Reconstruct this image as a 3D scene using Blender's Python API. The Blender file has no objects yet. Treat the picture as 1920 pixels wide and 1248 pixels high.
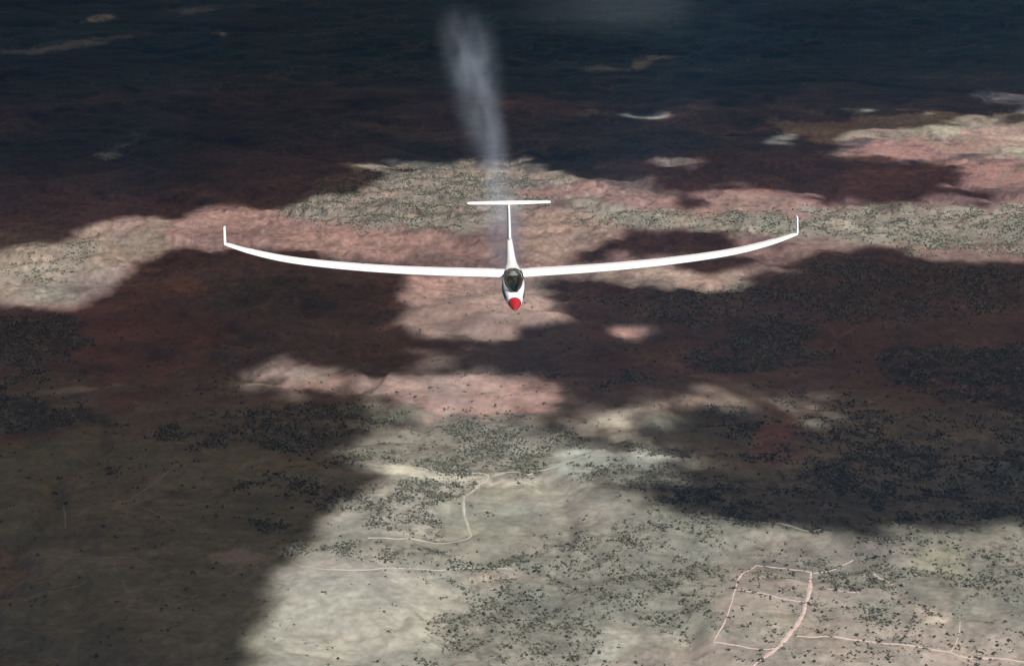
import bpy, bmesh, math, random
import numpy as np
from mathutils import Vector, Matrix, Euler
R = math.radians
random.seed(7)
rng = np.random.default_rng(11)
scene = bpy.context.scene
col = scene.collection

# ------------------------------------------------------------------ camera
CAM_H, PITCH, F = 1500.0, 17.0, 3500.0        # metres above the plain, degrees down, focal length in photo pixels
W, H = 1920.0, 1248.0
cd = bpy.data.cameras.new('camera')
cd.sensor_width = 36.0
cd.lens = 36.0 * F / W
cd.clip_start, cd.clip_end = 0.5, 200000.0
cam = bpy.data.objects.new('camera', cd)
cam.location = (0, 0, CAM_H)
cam.rotation_euler = (R(90 - PITCH), 0, 0)
col.objects.link(cam)
scene.camera = cam

# ------------------------------------------------------------------ sky and sun
SUN_EL, SUN_AZ = 46.0, 145.0                   # azimuth clockwise from +Y (the view direction)
sundir = Vector((math.sin(R(SUN_AZ)) * math.cos(R(SUN_EL)), math.cos(R(SUN_AZ)) * math.cos(R(SUN_EL)), math.sin(R(SUN_EL))))
world = bpy.data.worlds.new('World')
scene.world = world
world.use_nodes = True
nt = world.node_tree
bg = nt.nodes['Background']
sky = nt.nodes.new('ShaderNodeTexSky')
sky.sky_type = 'NISHITA'
sky.sun_disc = False
sky.sun_elevation, sky.sun_rotation = R(SUN_EL), R(SUN_AZ)
sky.altitude = 1500
sky.air_density, sky.dust_density, sky.ozone_density = .75, 2.0, .5
nt.links.new(sky.outputs[0], bg.inputs[0])
bg.inputs[1].default_value = 0.05
sl = bpy.data.lights.new('sun', 'SUN')
sl.energy, sl.angle, sl.color = 5.0, R(0.75), (1.0, 0.98, 0.955)
so = bpy.data.objects.new('sun', sl)
so.rotation_euler = (-sundir).to_track_quat('-Z', 'Y').to_euler()
so.location = (300, -500, 3000)
col.objects.link(so)
scene.view_settings.view_transform = 'Standard'
scene.view_settings.look = 'None'
scene.view_settings.exposure = 0.42
scene.view_settings.gamma = 1
scene.render.engine = 'CYCLES'
scene.cycles.max_bounces = 6
scene.cycles.diffuse_bounces = 4
scene.cycles.transparent_max_bounces = 12
scene.cycles.volume_bounces = 0

# ------------------------------------------------------------------ helpers
def tag(o, label=None, cat=None, group=None, kind=None):
    if label: o['label'] = label
    if cat: o['category'] = cat
    if group: o['group'] = group
    if kind: o['kind'] = kind
    return o

def sm(x):
    x = np.clip(x, 0, 1)
    return x * x * (3 - 2 * x)

def _hash(ix, iy, seed):
    h = (ix.astype(np.int64) * 374761393 + iy.astype(np.int64) * 668265263 + seed * 974634777) & 0xffffffff
    h = ((h ^ (h >> 13)) * 1274126177) & 0xffffffff
    h = h ^ (h >> 16)
    return (h & 0xffffff).astype(np.float32) / float(0xffffff)

def vnoise(x, y, seed=0):
    ix, iy = np.floor(x), np.floor(y)
    fx, fy = (x - ix).astype(np.float32), (y - iy).astype(np.float32)
    ix = ix.astype(np.int64); iy = iy.astype(np.int64)
    fx = fx * fx * fx * (fx * (fx * 6 - 15) + 10); fy = fy * fy * fy * (fy * (fy * 6 - 15) + 10)
    a, b = _hash(ix, iy, seed), _hash(ix + 1, iy, seed)
    c, d = _hash(ix, iy + 1, seed), _hash(ix + 1, iy + 1, seed)
    return (a + (b - a) * fx) * (1 - fy) + (c + (d - c) * fx) * fy

def fbm(x, y, scale, octaves=4, seed=0, gain=0.5):
    """fractal noise in world metres, about -1..1"""
    x = x / scale; y = y / scale
    out, amp, tot = 0.0, 1.0, 0.0
    for k in range(octaves):
        out = out + amp * (vnoise(x + 17.3 * k, y - 9.1 * k, seed + k) * 2 - 1)
        tot += amp; amp *= gain
        x, y = (x * 1.6 - y * 1.2), (x * 1.2 + y * 1.6)
    return out / tot * 1.5

def height(x, y):
    h = fbm(x, y, 1500, 3, 5) * 14 + fbm(x, y, 420, 3, 9) * 7 + fbm(x, y, 110, 3, 12) * 1.8
    wx = fbm(x, y, 500, 3, 21) * 160
    rg = 1 - np.abs(fbm(x + wx, y - wx, 620, 4, 23, .5)) * 1.6         # washes between low ridges
    h = h - 18 * sm((rg - .45) / .55) + fbm(x, y, 75, 3, 27, .55) * 3.2
    rough = np.clip(fbm(x, y, 1300, 2, 29) * 1.6 + .35, 0, 1)           # rougher badlands in places
    h = h + rough * (np.abs(fbm(x - wx, y, 210, 4, 35, .55)) * -26 + 7)
    far = sm((y - 7500) / 9000)
    h = h + far * (fbm(x, y, 3500, 4, 31) * 60 + fbm(x, y, 900, 3, 33) * 22)
    return h

cp, sp = math.cos(R(PITCH)), math.sin(R(PITCH))
def project(x, y, z):
    """world point -> position in the 1920 x 1248 photograph"""
    dz = z - CAM_H
    d = np.maximum(y * cp - dz * sp, 1.0)
    up = y * sp + dz * cp
    return W / 2 + F * x / d, H / 2 - F * up / d

def ray(px, py):
    v = Vector(((px - W / 2) / F, cp - (H / 2 - py) / F * -sp, -sp + (H / 2 - py) / F * cp))
    return v
def ground_at(px, py):
    v = ray(px, py)
    z = 0.0
    for _ in range(8):
        t = (z - CAM_H) / v.z
        z = float(height(np.array([v.x * t]), np.array([v.y * t]))[0])
    t = (z - CAM_H) / v.z
    return v.x * t, v.y * t, z

AY = 2.2      # the ground is foreshortened: measure mask distances with y stretched
def sdf(px, py, poly, aspect=AY):
    """signed distance to a polygon in photo pixels, positive inside"""
    p = np.array(poly, dtype=np.float32)
    X, Y = px, py * aspect
    p = p * np.array([1, aspect], dtype=np.float32)
    best = np.full(X.shape, 1e12, dtype=np.float32)
    inside = np.zeros(X.shape, dtype=bool)
    n = len(p)
    for i in range(n):
        ax, ay = p[i]; bx, by = p[(i + 1) % n]
        ex, ey = bx - ax, by - ay
        t = np.clip(((X - ax) * ex + (Y - ay) * ey) / (ex * ex + ey * ey + 1e-9), 0, 1)
        dx, dy = X - ax - t * ex, Y - ay - t * ey
        best = np.minimum(best, dx * dx + dy * dy)
        c = (ay > Y) != (by > Y)
        if ey != 0:
            inside ^= c & (X < (Y - ay) * ex / ey + ax)
    d = np.sqrt(best)
    return np.where(inside, d, -d)

def box_sdf(px, py, poly, pad, fill=-1e3):
    """sdf, only worked out near the polygon"""
    q = np.array(poly)
    m = (px > q[:, 0].min() - pad) & (px < q[:, 0].max() + pad) & (py > q[:, 1].min() - pad / AY) & (py < q[:, 1].max() + pad / AY)
    out = np.full(px.shape, fill, dtype=np.float32)
    if m.any():
        out[m] = sdf(px[m], py[m], poly)
    return out

def grid_mesh(name, P, faces=None):
    me = bpy.data.meshes.new(name)
    V = P.reshape(-1, 3).astype(np.float32)
    me.vertices.add(len(V)); me.vertices.foreach_set('co', V.ravel())
    nf = len(faces); k = faces.shape[1]
    me.loops.add(nf * k); me.loops.foreach_set('vertex_index', faces.ravel().astype(np.int32))
    me.polygons.add(nf)
    me.polygons.foreach_set('loop_start', np.arange(0, nf * k, k, dtype=np.int32))
    me.polygons.foreach_set('loop_total', np.full(nf, k, dtype=np.int32))
    me.update(calc_edges=True)
    return me

def mat(name, base=(.8, .8, .8), rough=.6, **kw):
    m = bpy.data.materials.new(name); m.use_nodes = True
    b = m.node_tree.nodes['Principled BSDF']
    b.inputs['Base Color'].default_value = (*base, 1)
    b.inputs['Roughness'].default_value = rough
    for k, v in kw.items():
        b.inputs[k.replace('_', ' ')].default_value = v
    return m

def varied(m, scale, lo, hi, detail=4, bump=0.0):
    """multiply the base colour with fine noise"""
    n = m.node_tree.nodes; l = m.node_tree.links; b = n['Principled BSDF']
    tc = n.new('ShaderNodeTexCoord'); no = n.new('ShaderNodeTexNoise')
    no.inputs['Scale'].default_value = scale; no.inputs['Detail'].default_value = detail
    l.new(tc.outputs['Object'], no.inputs['Vector'])
    mr = n.new('ShaderNodeMapRange'); mr.inputs[3].default_value = lo; mr.inputs[4].default_value = hi
    mr.inputs[1].default_value = .3; mr.inputs[2].default_value = .7
    l.new(no.outputs[0], mr.inputs[0])
    mx = n.new('ShaderNodeVectorMath'); mx.operation = 'SCALE'
    mx.inputs[0].default_value = b.inputs['Base Color'].default_value[:3]
    l.new(mr.outputs[0], mx.inputs['Scale']); l.new(mx.outputs[0], b.inputs['Base Color'])
    if bump:
        bp = n.new('ShaderNodeBump'); bp.inputs['Distance'].default_value = bump
        l.new(no.outputs[0], bp.inputs['Height']); l.new(bp.outputs[0], b.inputs['Normal'])
    return m

# ------------------------------------------------------------------ the plain: one sheet, finer where it is near
def axis_u():
    core = np.linspace(-0.31, 0.31, 1180)
    out = 0.31 * np.power(1.09, np.arange(1, 42))
    return np.concatenate([-out[::-1], core, out])
def axis_y():
    inv = np.linspace(1 / 2750.0, 1 / 14500.0, 760)
    mid = 1 / inv
    near = np.linspace(-6000, 2700, 60)
    far = mid[-1] * np.power(1.05, np.arange(1, 24))
    return np.concatenate([near, mid, far])
U, Yr = axis_u(), axis_y()
Wd = np.maximum(Yr, 1500.0)
GX = (U[None, :] * Wd[:, None]); GY = np.repeat(Yr[:, None], len(U), 1)
GZ = height(GX, GY)
PX, PY = project(GX, GY, GZ)
PX = PX.astype(np.float32); PY = PY.astype(np.float32)
front = GY > 500
PX[~front] = -5000; PY[~front] = 5000

# pixel-space wobble driven by noise that lives in the world
wob_a = fbm(GX, GY, 260, 5, 41, .6); wob_b = fbm(GX, GY, 260, 5, 57, .6)
wob_c = fbm(GX, GY, 60, 4, 61, .6); wob_d = fbm(GX, GY, 60, 4, 77, .6)
ppm = F / np.maximum(GY, 2000.0)               # photo pixels per metre
def warped(a, b=0.0):
    """coordinates shifted by a metres (coarse) and b metres (fine)"""
    fx = (wob_a * a + wob_c * b) * ppm
    fy = (wob_b * a + wob_d * b) * ppm / AY
    return (PX + fx).astype(np.float32), (PY + fy).astype(np.float32)
WX, WY = warped(34, 12)
VX, VY = warped(70, 26)

PINK = (.215, .150, .135); ROSE = (.228, .147, .134); SAND = (.27, .20, .165)
TAN = (.26, .245, .205); GREY = (.20, .192, .172); SAGE = (.235, .235, .185)
OLIVE = (.150, .150, .115); BROWN = (.15, .098, .086); REDB = (.20, .088, .075)
DARK = (.085, .082, .07); WOOD = (.055, .058, .046); WHITE = (.40, .39, .345); ORANGE = (.21, .155, .12)
BLUEG = (.095, .105, .105)

A = np.empty(GX.shape + (3,), dtype=np.float32)
# base colour by distance
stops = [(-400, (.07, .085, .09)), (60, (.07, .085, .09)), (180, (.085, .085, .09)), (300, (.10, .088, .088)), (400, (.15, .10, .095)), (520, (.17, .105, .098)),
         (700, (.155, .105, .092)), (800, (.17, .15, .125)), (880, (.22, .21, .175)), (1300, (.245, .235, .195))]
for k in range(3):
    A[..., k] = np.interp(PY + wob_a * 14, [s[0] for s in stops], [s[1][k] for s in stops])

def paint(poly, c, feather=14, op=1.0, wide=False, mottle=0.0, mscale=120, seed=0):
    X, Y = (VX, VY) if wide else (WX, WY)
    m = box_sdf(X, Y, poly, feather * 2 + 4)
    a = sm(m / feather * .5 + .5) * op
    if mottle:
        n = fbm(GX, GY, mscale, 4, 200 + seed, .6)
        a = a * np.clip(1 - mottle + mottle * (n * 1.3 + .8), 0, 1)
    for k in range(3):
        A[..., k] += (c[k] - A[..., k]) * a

# ---- far plain (soil and scrub colour; clouds shade it, with distant shade and haze painted in)
def ell(cx, cy, rx, ry, n=18, rot=0):
    return [(cx + rx * math.cos(t) * math.cos(rot) - ry * math.sin(t) * math.sin(rot) , cy + rx * math.cos(t) * math.sin(rot) + ry * math.sin(t) * math.cos(rot)) for t in [2 * math.pi * i / n for i in range(n)]]
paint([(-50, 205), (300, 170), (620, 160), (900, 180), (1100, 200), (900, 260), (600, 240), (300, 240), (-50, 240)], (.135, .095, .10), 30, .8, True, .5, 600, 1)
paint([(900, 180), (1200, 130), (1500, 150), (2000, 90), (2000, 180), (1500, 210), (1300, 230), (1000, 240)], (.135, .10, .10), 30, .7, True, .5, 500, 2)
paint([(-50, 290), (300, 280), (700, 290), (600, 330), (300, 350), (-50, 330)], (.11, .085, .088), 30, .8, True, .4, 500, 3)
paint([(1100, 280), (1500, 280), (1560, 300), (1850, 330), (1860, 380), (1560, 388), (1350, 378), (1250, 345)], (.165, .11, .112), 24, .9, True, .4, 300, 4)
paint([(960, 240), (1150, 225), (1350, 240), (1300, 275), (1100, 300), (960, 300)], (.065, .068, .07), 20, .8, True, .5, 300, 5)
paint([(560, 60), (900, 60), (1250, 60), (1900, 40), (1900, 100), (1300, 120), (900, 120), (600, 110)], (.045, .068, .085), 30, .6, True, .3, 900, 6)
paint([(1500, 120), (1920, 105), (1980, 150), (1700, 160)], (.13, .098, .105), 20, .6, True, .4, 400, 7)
A *= np.interp(PY + wob_a * 10, [60, 200, 300, 400], [.36, .48, .68, .85])[..., None]  # deep shade of the distance darkened into the ground colour
A *= np.array([.36, .90, 1.1]) + (np.array([1.0, 1, 1]) - np.array([.36, .90, 1.1])) * sm((PY - 60) / 200)[..., None]  # blue of the far haze and shade tinted into the ground colour
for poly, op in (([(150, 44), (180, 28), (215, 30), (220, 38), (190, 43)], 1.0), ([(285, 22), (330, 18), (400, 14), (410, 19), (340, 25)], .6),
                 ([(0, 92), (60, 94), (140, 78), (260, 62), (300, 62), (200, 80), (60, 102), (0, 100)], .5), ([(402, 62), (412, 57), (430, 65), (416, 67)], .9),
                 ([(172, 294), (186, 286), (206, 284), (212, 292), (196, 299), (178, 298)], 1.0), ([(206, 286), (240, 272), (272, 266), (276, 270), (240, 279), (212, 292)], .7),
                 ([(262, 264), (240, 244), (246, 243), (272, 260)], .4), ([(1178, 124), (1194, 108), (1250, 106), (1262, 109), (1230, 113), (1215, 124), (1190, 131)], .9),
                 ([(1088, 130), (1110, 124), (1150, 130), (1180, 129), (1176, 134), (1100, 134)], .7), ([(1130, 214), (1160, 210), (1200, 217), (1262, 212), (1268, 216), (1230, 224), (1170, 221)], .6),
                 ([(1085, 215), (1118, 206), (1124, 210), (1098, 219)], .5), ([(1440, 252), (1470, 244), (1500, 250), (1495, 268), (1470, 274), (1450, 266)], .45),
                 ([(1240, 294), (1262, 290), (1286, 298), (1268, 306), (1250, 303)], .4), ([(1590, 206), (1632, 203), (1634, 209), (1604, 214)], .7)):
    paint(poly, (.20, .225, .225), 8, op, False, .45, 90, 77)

# ---- the long sunlit band and its surroundings
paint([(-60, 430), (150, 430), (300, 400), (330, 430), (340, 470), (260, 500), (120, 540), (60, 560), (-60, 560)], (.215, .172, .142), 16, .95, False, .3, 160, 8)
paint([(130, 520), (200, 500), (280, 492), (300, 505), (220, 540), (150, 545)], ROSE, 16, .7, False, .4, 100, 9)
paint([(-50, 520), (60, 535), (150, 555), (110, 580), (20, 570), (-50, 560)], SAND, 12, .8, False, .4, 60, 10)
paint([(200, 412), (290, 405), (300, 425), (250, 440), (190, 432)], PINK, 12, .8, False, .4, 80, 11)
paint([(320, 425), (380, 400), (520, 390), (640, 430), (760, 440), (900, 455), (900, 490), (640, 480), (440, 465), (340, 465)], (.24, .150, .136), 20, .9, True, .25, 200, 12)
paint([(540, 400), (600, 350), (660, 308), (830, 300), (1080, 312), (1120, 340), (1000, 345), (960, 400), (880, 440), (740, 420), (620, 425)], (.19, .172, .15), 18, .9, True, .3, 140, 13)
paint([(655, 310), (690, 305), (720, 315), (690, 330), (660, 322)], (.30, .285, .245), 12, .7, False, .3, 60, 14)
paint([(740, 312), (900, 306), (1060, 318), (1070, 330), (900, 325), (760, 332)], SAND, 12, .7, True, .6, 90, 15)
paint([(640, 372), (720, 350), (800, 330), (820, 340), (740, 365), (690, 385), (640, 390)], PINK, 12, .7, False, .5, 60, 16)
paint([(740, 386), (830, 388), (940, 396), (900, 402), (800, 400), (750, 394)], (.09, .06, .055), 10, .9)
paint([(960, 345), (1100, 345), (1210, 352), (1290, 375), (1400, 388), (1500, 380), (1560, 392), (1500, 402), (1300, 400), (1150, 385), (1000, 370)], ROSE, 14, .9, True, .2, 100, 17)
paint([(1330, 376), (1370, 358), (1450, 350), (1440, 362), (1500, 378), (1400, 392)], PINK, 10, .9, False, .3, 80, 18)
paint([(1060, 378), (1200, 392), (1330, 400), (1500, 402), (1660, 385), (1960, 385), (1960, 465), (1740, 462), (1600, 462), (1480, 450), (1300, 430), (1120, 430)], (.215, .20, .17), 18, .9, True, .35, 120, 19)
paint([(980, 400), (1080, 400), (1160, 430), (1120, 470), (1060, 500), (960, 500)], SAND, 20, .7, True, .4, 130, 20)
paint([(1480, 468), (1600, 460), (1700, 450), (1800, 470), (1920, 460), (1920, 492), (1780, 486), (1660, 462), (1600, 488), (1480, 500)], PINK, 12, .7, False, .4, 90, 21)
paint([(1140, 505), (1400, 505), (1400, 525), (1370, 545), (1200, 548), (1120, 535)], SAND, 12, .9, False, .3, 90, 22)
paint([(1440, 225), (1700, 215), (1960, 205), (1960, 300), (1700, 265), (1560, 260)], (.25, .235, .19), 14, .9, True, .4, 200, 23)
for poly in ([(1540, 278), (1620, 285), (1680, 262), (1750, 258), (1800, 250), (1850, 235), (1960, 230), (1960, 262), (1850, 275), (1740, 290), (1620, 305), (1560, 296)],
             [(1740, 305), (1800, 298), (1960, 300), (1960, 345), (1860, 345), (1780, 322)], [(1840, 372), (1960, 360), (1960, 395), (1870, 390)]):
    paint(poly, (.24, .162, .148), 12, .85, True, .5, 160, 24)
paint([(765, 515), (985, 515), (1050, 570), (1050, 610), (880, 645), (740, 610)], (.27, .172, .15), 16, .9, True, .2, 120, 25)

# ---- the red-brown middle
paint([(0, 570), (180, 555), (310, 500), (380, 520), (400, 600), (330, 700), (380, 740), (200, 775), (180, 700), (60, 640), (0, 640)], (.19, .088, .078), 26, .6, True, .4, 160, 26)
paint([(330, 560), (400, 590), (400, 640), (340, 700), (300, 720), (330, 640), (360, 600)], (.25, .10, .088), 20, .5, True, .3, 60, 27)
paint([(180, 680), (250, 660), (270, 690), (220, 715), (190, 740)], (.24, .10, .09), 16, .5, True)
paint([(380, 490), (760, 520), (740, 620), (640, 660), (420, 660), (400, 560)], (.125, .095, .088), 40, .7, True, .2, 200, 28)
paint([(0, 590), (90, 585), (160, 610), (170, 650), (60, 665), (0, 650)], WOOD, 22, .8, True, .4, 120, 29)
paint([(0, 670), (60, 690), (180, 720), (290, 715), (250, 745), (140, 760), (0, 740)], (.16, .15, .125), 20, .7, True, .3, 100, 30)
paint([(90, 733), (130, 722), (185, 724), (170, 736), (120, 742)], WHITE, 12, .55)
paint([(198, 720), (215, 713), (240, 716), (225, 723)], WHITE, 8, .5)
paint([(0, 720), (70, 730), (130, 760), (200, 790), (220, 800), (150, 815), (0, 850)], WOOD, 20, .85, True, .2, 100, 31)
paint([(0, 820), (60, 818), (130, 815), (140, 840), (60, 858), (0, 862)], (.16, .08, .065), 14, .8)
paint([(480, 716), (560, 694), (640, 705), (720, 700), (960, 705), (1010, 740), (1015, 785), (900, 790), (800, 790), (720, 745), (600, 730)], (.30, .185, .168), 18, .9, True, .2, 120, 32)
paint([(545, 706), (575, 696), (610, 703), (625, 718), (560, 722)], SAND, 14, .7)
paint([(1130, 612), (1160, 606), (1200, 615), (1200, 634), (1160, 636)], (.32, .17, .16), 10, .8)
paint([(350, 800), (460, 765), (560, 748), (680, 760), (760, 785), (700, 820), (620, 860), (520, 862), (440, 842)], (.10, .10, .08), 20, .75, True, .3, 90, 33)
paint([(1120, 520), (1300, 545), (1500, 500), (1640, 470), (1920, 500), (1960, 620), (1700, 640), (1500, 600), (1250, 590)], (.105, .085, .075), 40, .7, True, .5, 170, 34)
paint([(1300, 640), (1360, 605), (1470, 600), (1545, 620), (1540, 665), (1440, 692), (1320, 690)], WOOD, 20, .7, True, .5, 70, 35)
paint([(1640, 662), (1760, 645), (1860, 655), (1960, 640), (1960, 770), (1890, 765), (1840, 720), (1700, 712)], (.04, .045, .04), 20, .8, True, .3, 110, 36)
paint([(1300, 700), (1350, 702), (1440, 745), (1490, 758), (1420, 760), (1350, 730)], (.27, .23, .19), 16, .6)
paint([(1480, 762), (1540, 768), (1575, 790), (1520, 800), (1470, 790)], (.28, .265, .23), 16, .6)  # dim sunlit patch, paled in the soil colour as well
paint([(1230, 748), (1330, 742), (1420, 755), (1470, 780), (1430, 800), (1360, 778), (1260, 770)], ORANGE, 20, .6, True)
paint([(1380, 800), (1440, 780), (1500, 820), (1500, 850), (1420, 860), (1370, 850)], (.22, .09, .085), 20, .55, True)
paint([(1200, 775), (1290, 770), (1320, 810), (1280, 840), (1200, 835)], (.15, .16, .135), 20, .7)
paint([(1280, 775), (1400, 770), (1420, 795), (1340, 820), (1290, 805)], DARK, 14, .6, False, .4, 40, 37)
paint([(1110, 790), (1140, 762), (1200, 758), (1190, 790), (1150, 825), (1110, 812)], (.38, .35, .30), 20, .75)  # partial sun through the cloud, also brightened in the soil colour
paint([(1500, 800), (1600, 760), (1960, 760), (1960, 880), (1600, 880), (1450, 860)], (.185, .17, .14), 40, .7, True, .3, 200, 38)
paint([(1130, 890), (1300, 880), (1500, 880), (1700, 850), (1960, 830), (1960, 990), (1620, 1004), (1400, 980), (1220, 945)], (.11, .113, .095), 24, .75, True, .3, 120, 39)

# ---- the near plain
paint([(-60, 850), (300, 820), (560, 860), (690, 900), (620, 990), (530, 1080), (500, 1160), (430, 1300), (-60, 1300)], (.150, .158, .110), 40, .9, True, .25, 300, 40)  # cloud shadow's dark olive tone painted into the soil along its edge
paint([(60, 880), (280, 860), (330, 940), (240, 1010), (60, 1000)], (.155, .15, .10), 40, .6, True, .5, 200, 41)
paint([(0, 990), (30, 1040), (20, 1110), (-60, 1110), (-60, 980)], (.2, .12, .09), 24, .6, True)
paint([(400, 1052), (430, 1036), (500, 1040), (495, 1062), (450, 1072)], (.30, .29, .255), 16, .7)  # faint pool of sunlight painted into the shaded soil
paint([(0, 1038), (60, 1032), (160, 1045), (260, 1040), (270, 1050), (120, 1056), (0, 1048)], (.24, .23, .20), 12, .5)
paint([(0, 1150), (60, 1120), (100, 1180), (60, 1260), (-40, 1260)], (.08, .085, .07), 40, .5, True, .5, 120, 42)
paint([(150, 1150), (260, 1130), (300, 1260), (160, 1260)], (.11, .11, .09), 40, .5, True, .5, 120, 43)
paint([(40, 1000), (150, 985), (160, 1020), (60, 1030)], (.10, .10, .095), 20, .5, True, .4, 60, 44)
paint([(680, 872), (760, 866), (900, 880), (1000, 872), (1060, 884), (900, 900), (760, 890), (700, 888)], (.40, .385, .32), 14, .8, True, .3, 80, 45)
paint([(690, 872), (720, 865), (790, 882), (760, 890), (710, 886)], (.46, .44, .34), 12, .6)
paint([(1040, 868), (1120, 848), (1220, 850), (1270, 862), (1240, 872), (1120, 874), (1060, 884)], (.38, .41, .375), 14, .75, True, .2, 60, 46)
paint([(1050, 870), (1240, 868), (1250, 885), (1150, 910), (1050, 912)], (.29, .31, .285), 14, .7, True, .4, 40, 47)
paint([(870, 925), (960, 890), (1040, 905), (1080, 960), (1050, 990), (960, 1010), (890, 1010)], SAGE, 20, .8, True, .2, 80, 48)
paint([(1020, 920), (1200, 915), (1300, 950), (1100, 970), (1030, 960)], (.235, .225, .20), 24, .8, True, .2, 120, 49)
paint([(650, 900), (760, 890), (880, 900), (860, 1010), (700, 1005), (600, 1010)], (.285, .27, .235), 20, .8, True, .2, 80, 50)
paint([(560, 1066), (900, 1078), (1000, 1100), (900, 1160), (780, 1248), (520, 1300), (440, 1300), (540, 1130)], (.295, .29, .25), 40, .8, True, .2, 250, 51)
paint([(530, 1070), (720, 1072), (760, 1090), (600, 1130), (530, 1120)], (.24, .225, .21), 24, .7, True, .3, 90, 52)
paint([(880, 1070), (980, 1085), (960, 1110), (890, 1100)], (.32, .235, .2), 14, .5)
paint([(1060, 1000), (1250, 960), (1400, 1000), (1340, 1080), (1260, 1180), (1080, 1220), (1000, 1120)], (.20, .20, .17), 40, .75, True, .3, 140, 53)
paint([(1090, 1215), (1140, 1188), (1190, 1200), (1170, 1248), (1110, 1256)], WHITE, 14, .6, False, .6, 30, 54)
paint([(1360, 1005), (1600, 1000), (1700, 1010), (1700, 1060), (1500, 1060), (1400, 1040)], (.225, .20, .18), 30, .8, True, .3, 120, 55)
paint([(1715, 1005), (1800, 1000), (1850, 1030), (1840, 1075), (1780, 1070), (1720, 1040)], (.27, .265, .18), 24, .85, True, .3, 70, 56)
paint([(1280, 1120), (1380, 1060), (1520, 1070), (1640, 1110), (1960, 1190), (1960, 1300), (1150, 1300), (1190, 1240), (1330, 1190)], (.29, .235, .208), 30, .85, True, .25, 200, 57)
paint([(1390, 1120), (1500, 1135), (1480, 1190), (1350, 1195)], (.255, .24, .20), 20, .7, True, .2, 60, 58)
paint([(1725, 1160), (1740, 1146), (1800, 1144), (1805, 1160), (1780, 1172), (1735, 1168)], (.43, .34, .285), 10, .9)
paint([(1570, 1110), (1680, 1120), (1760, 1160), (1700, 1190), (1600, 1160)], (.225, .20, .175), 24, .7, True, .3, 80, 59)

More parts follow.
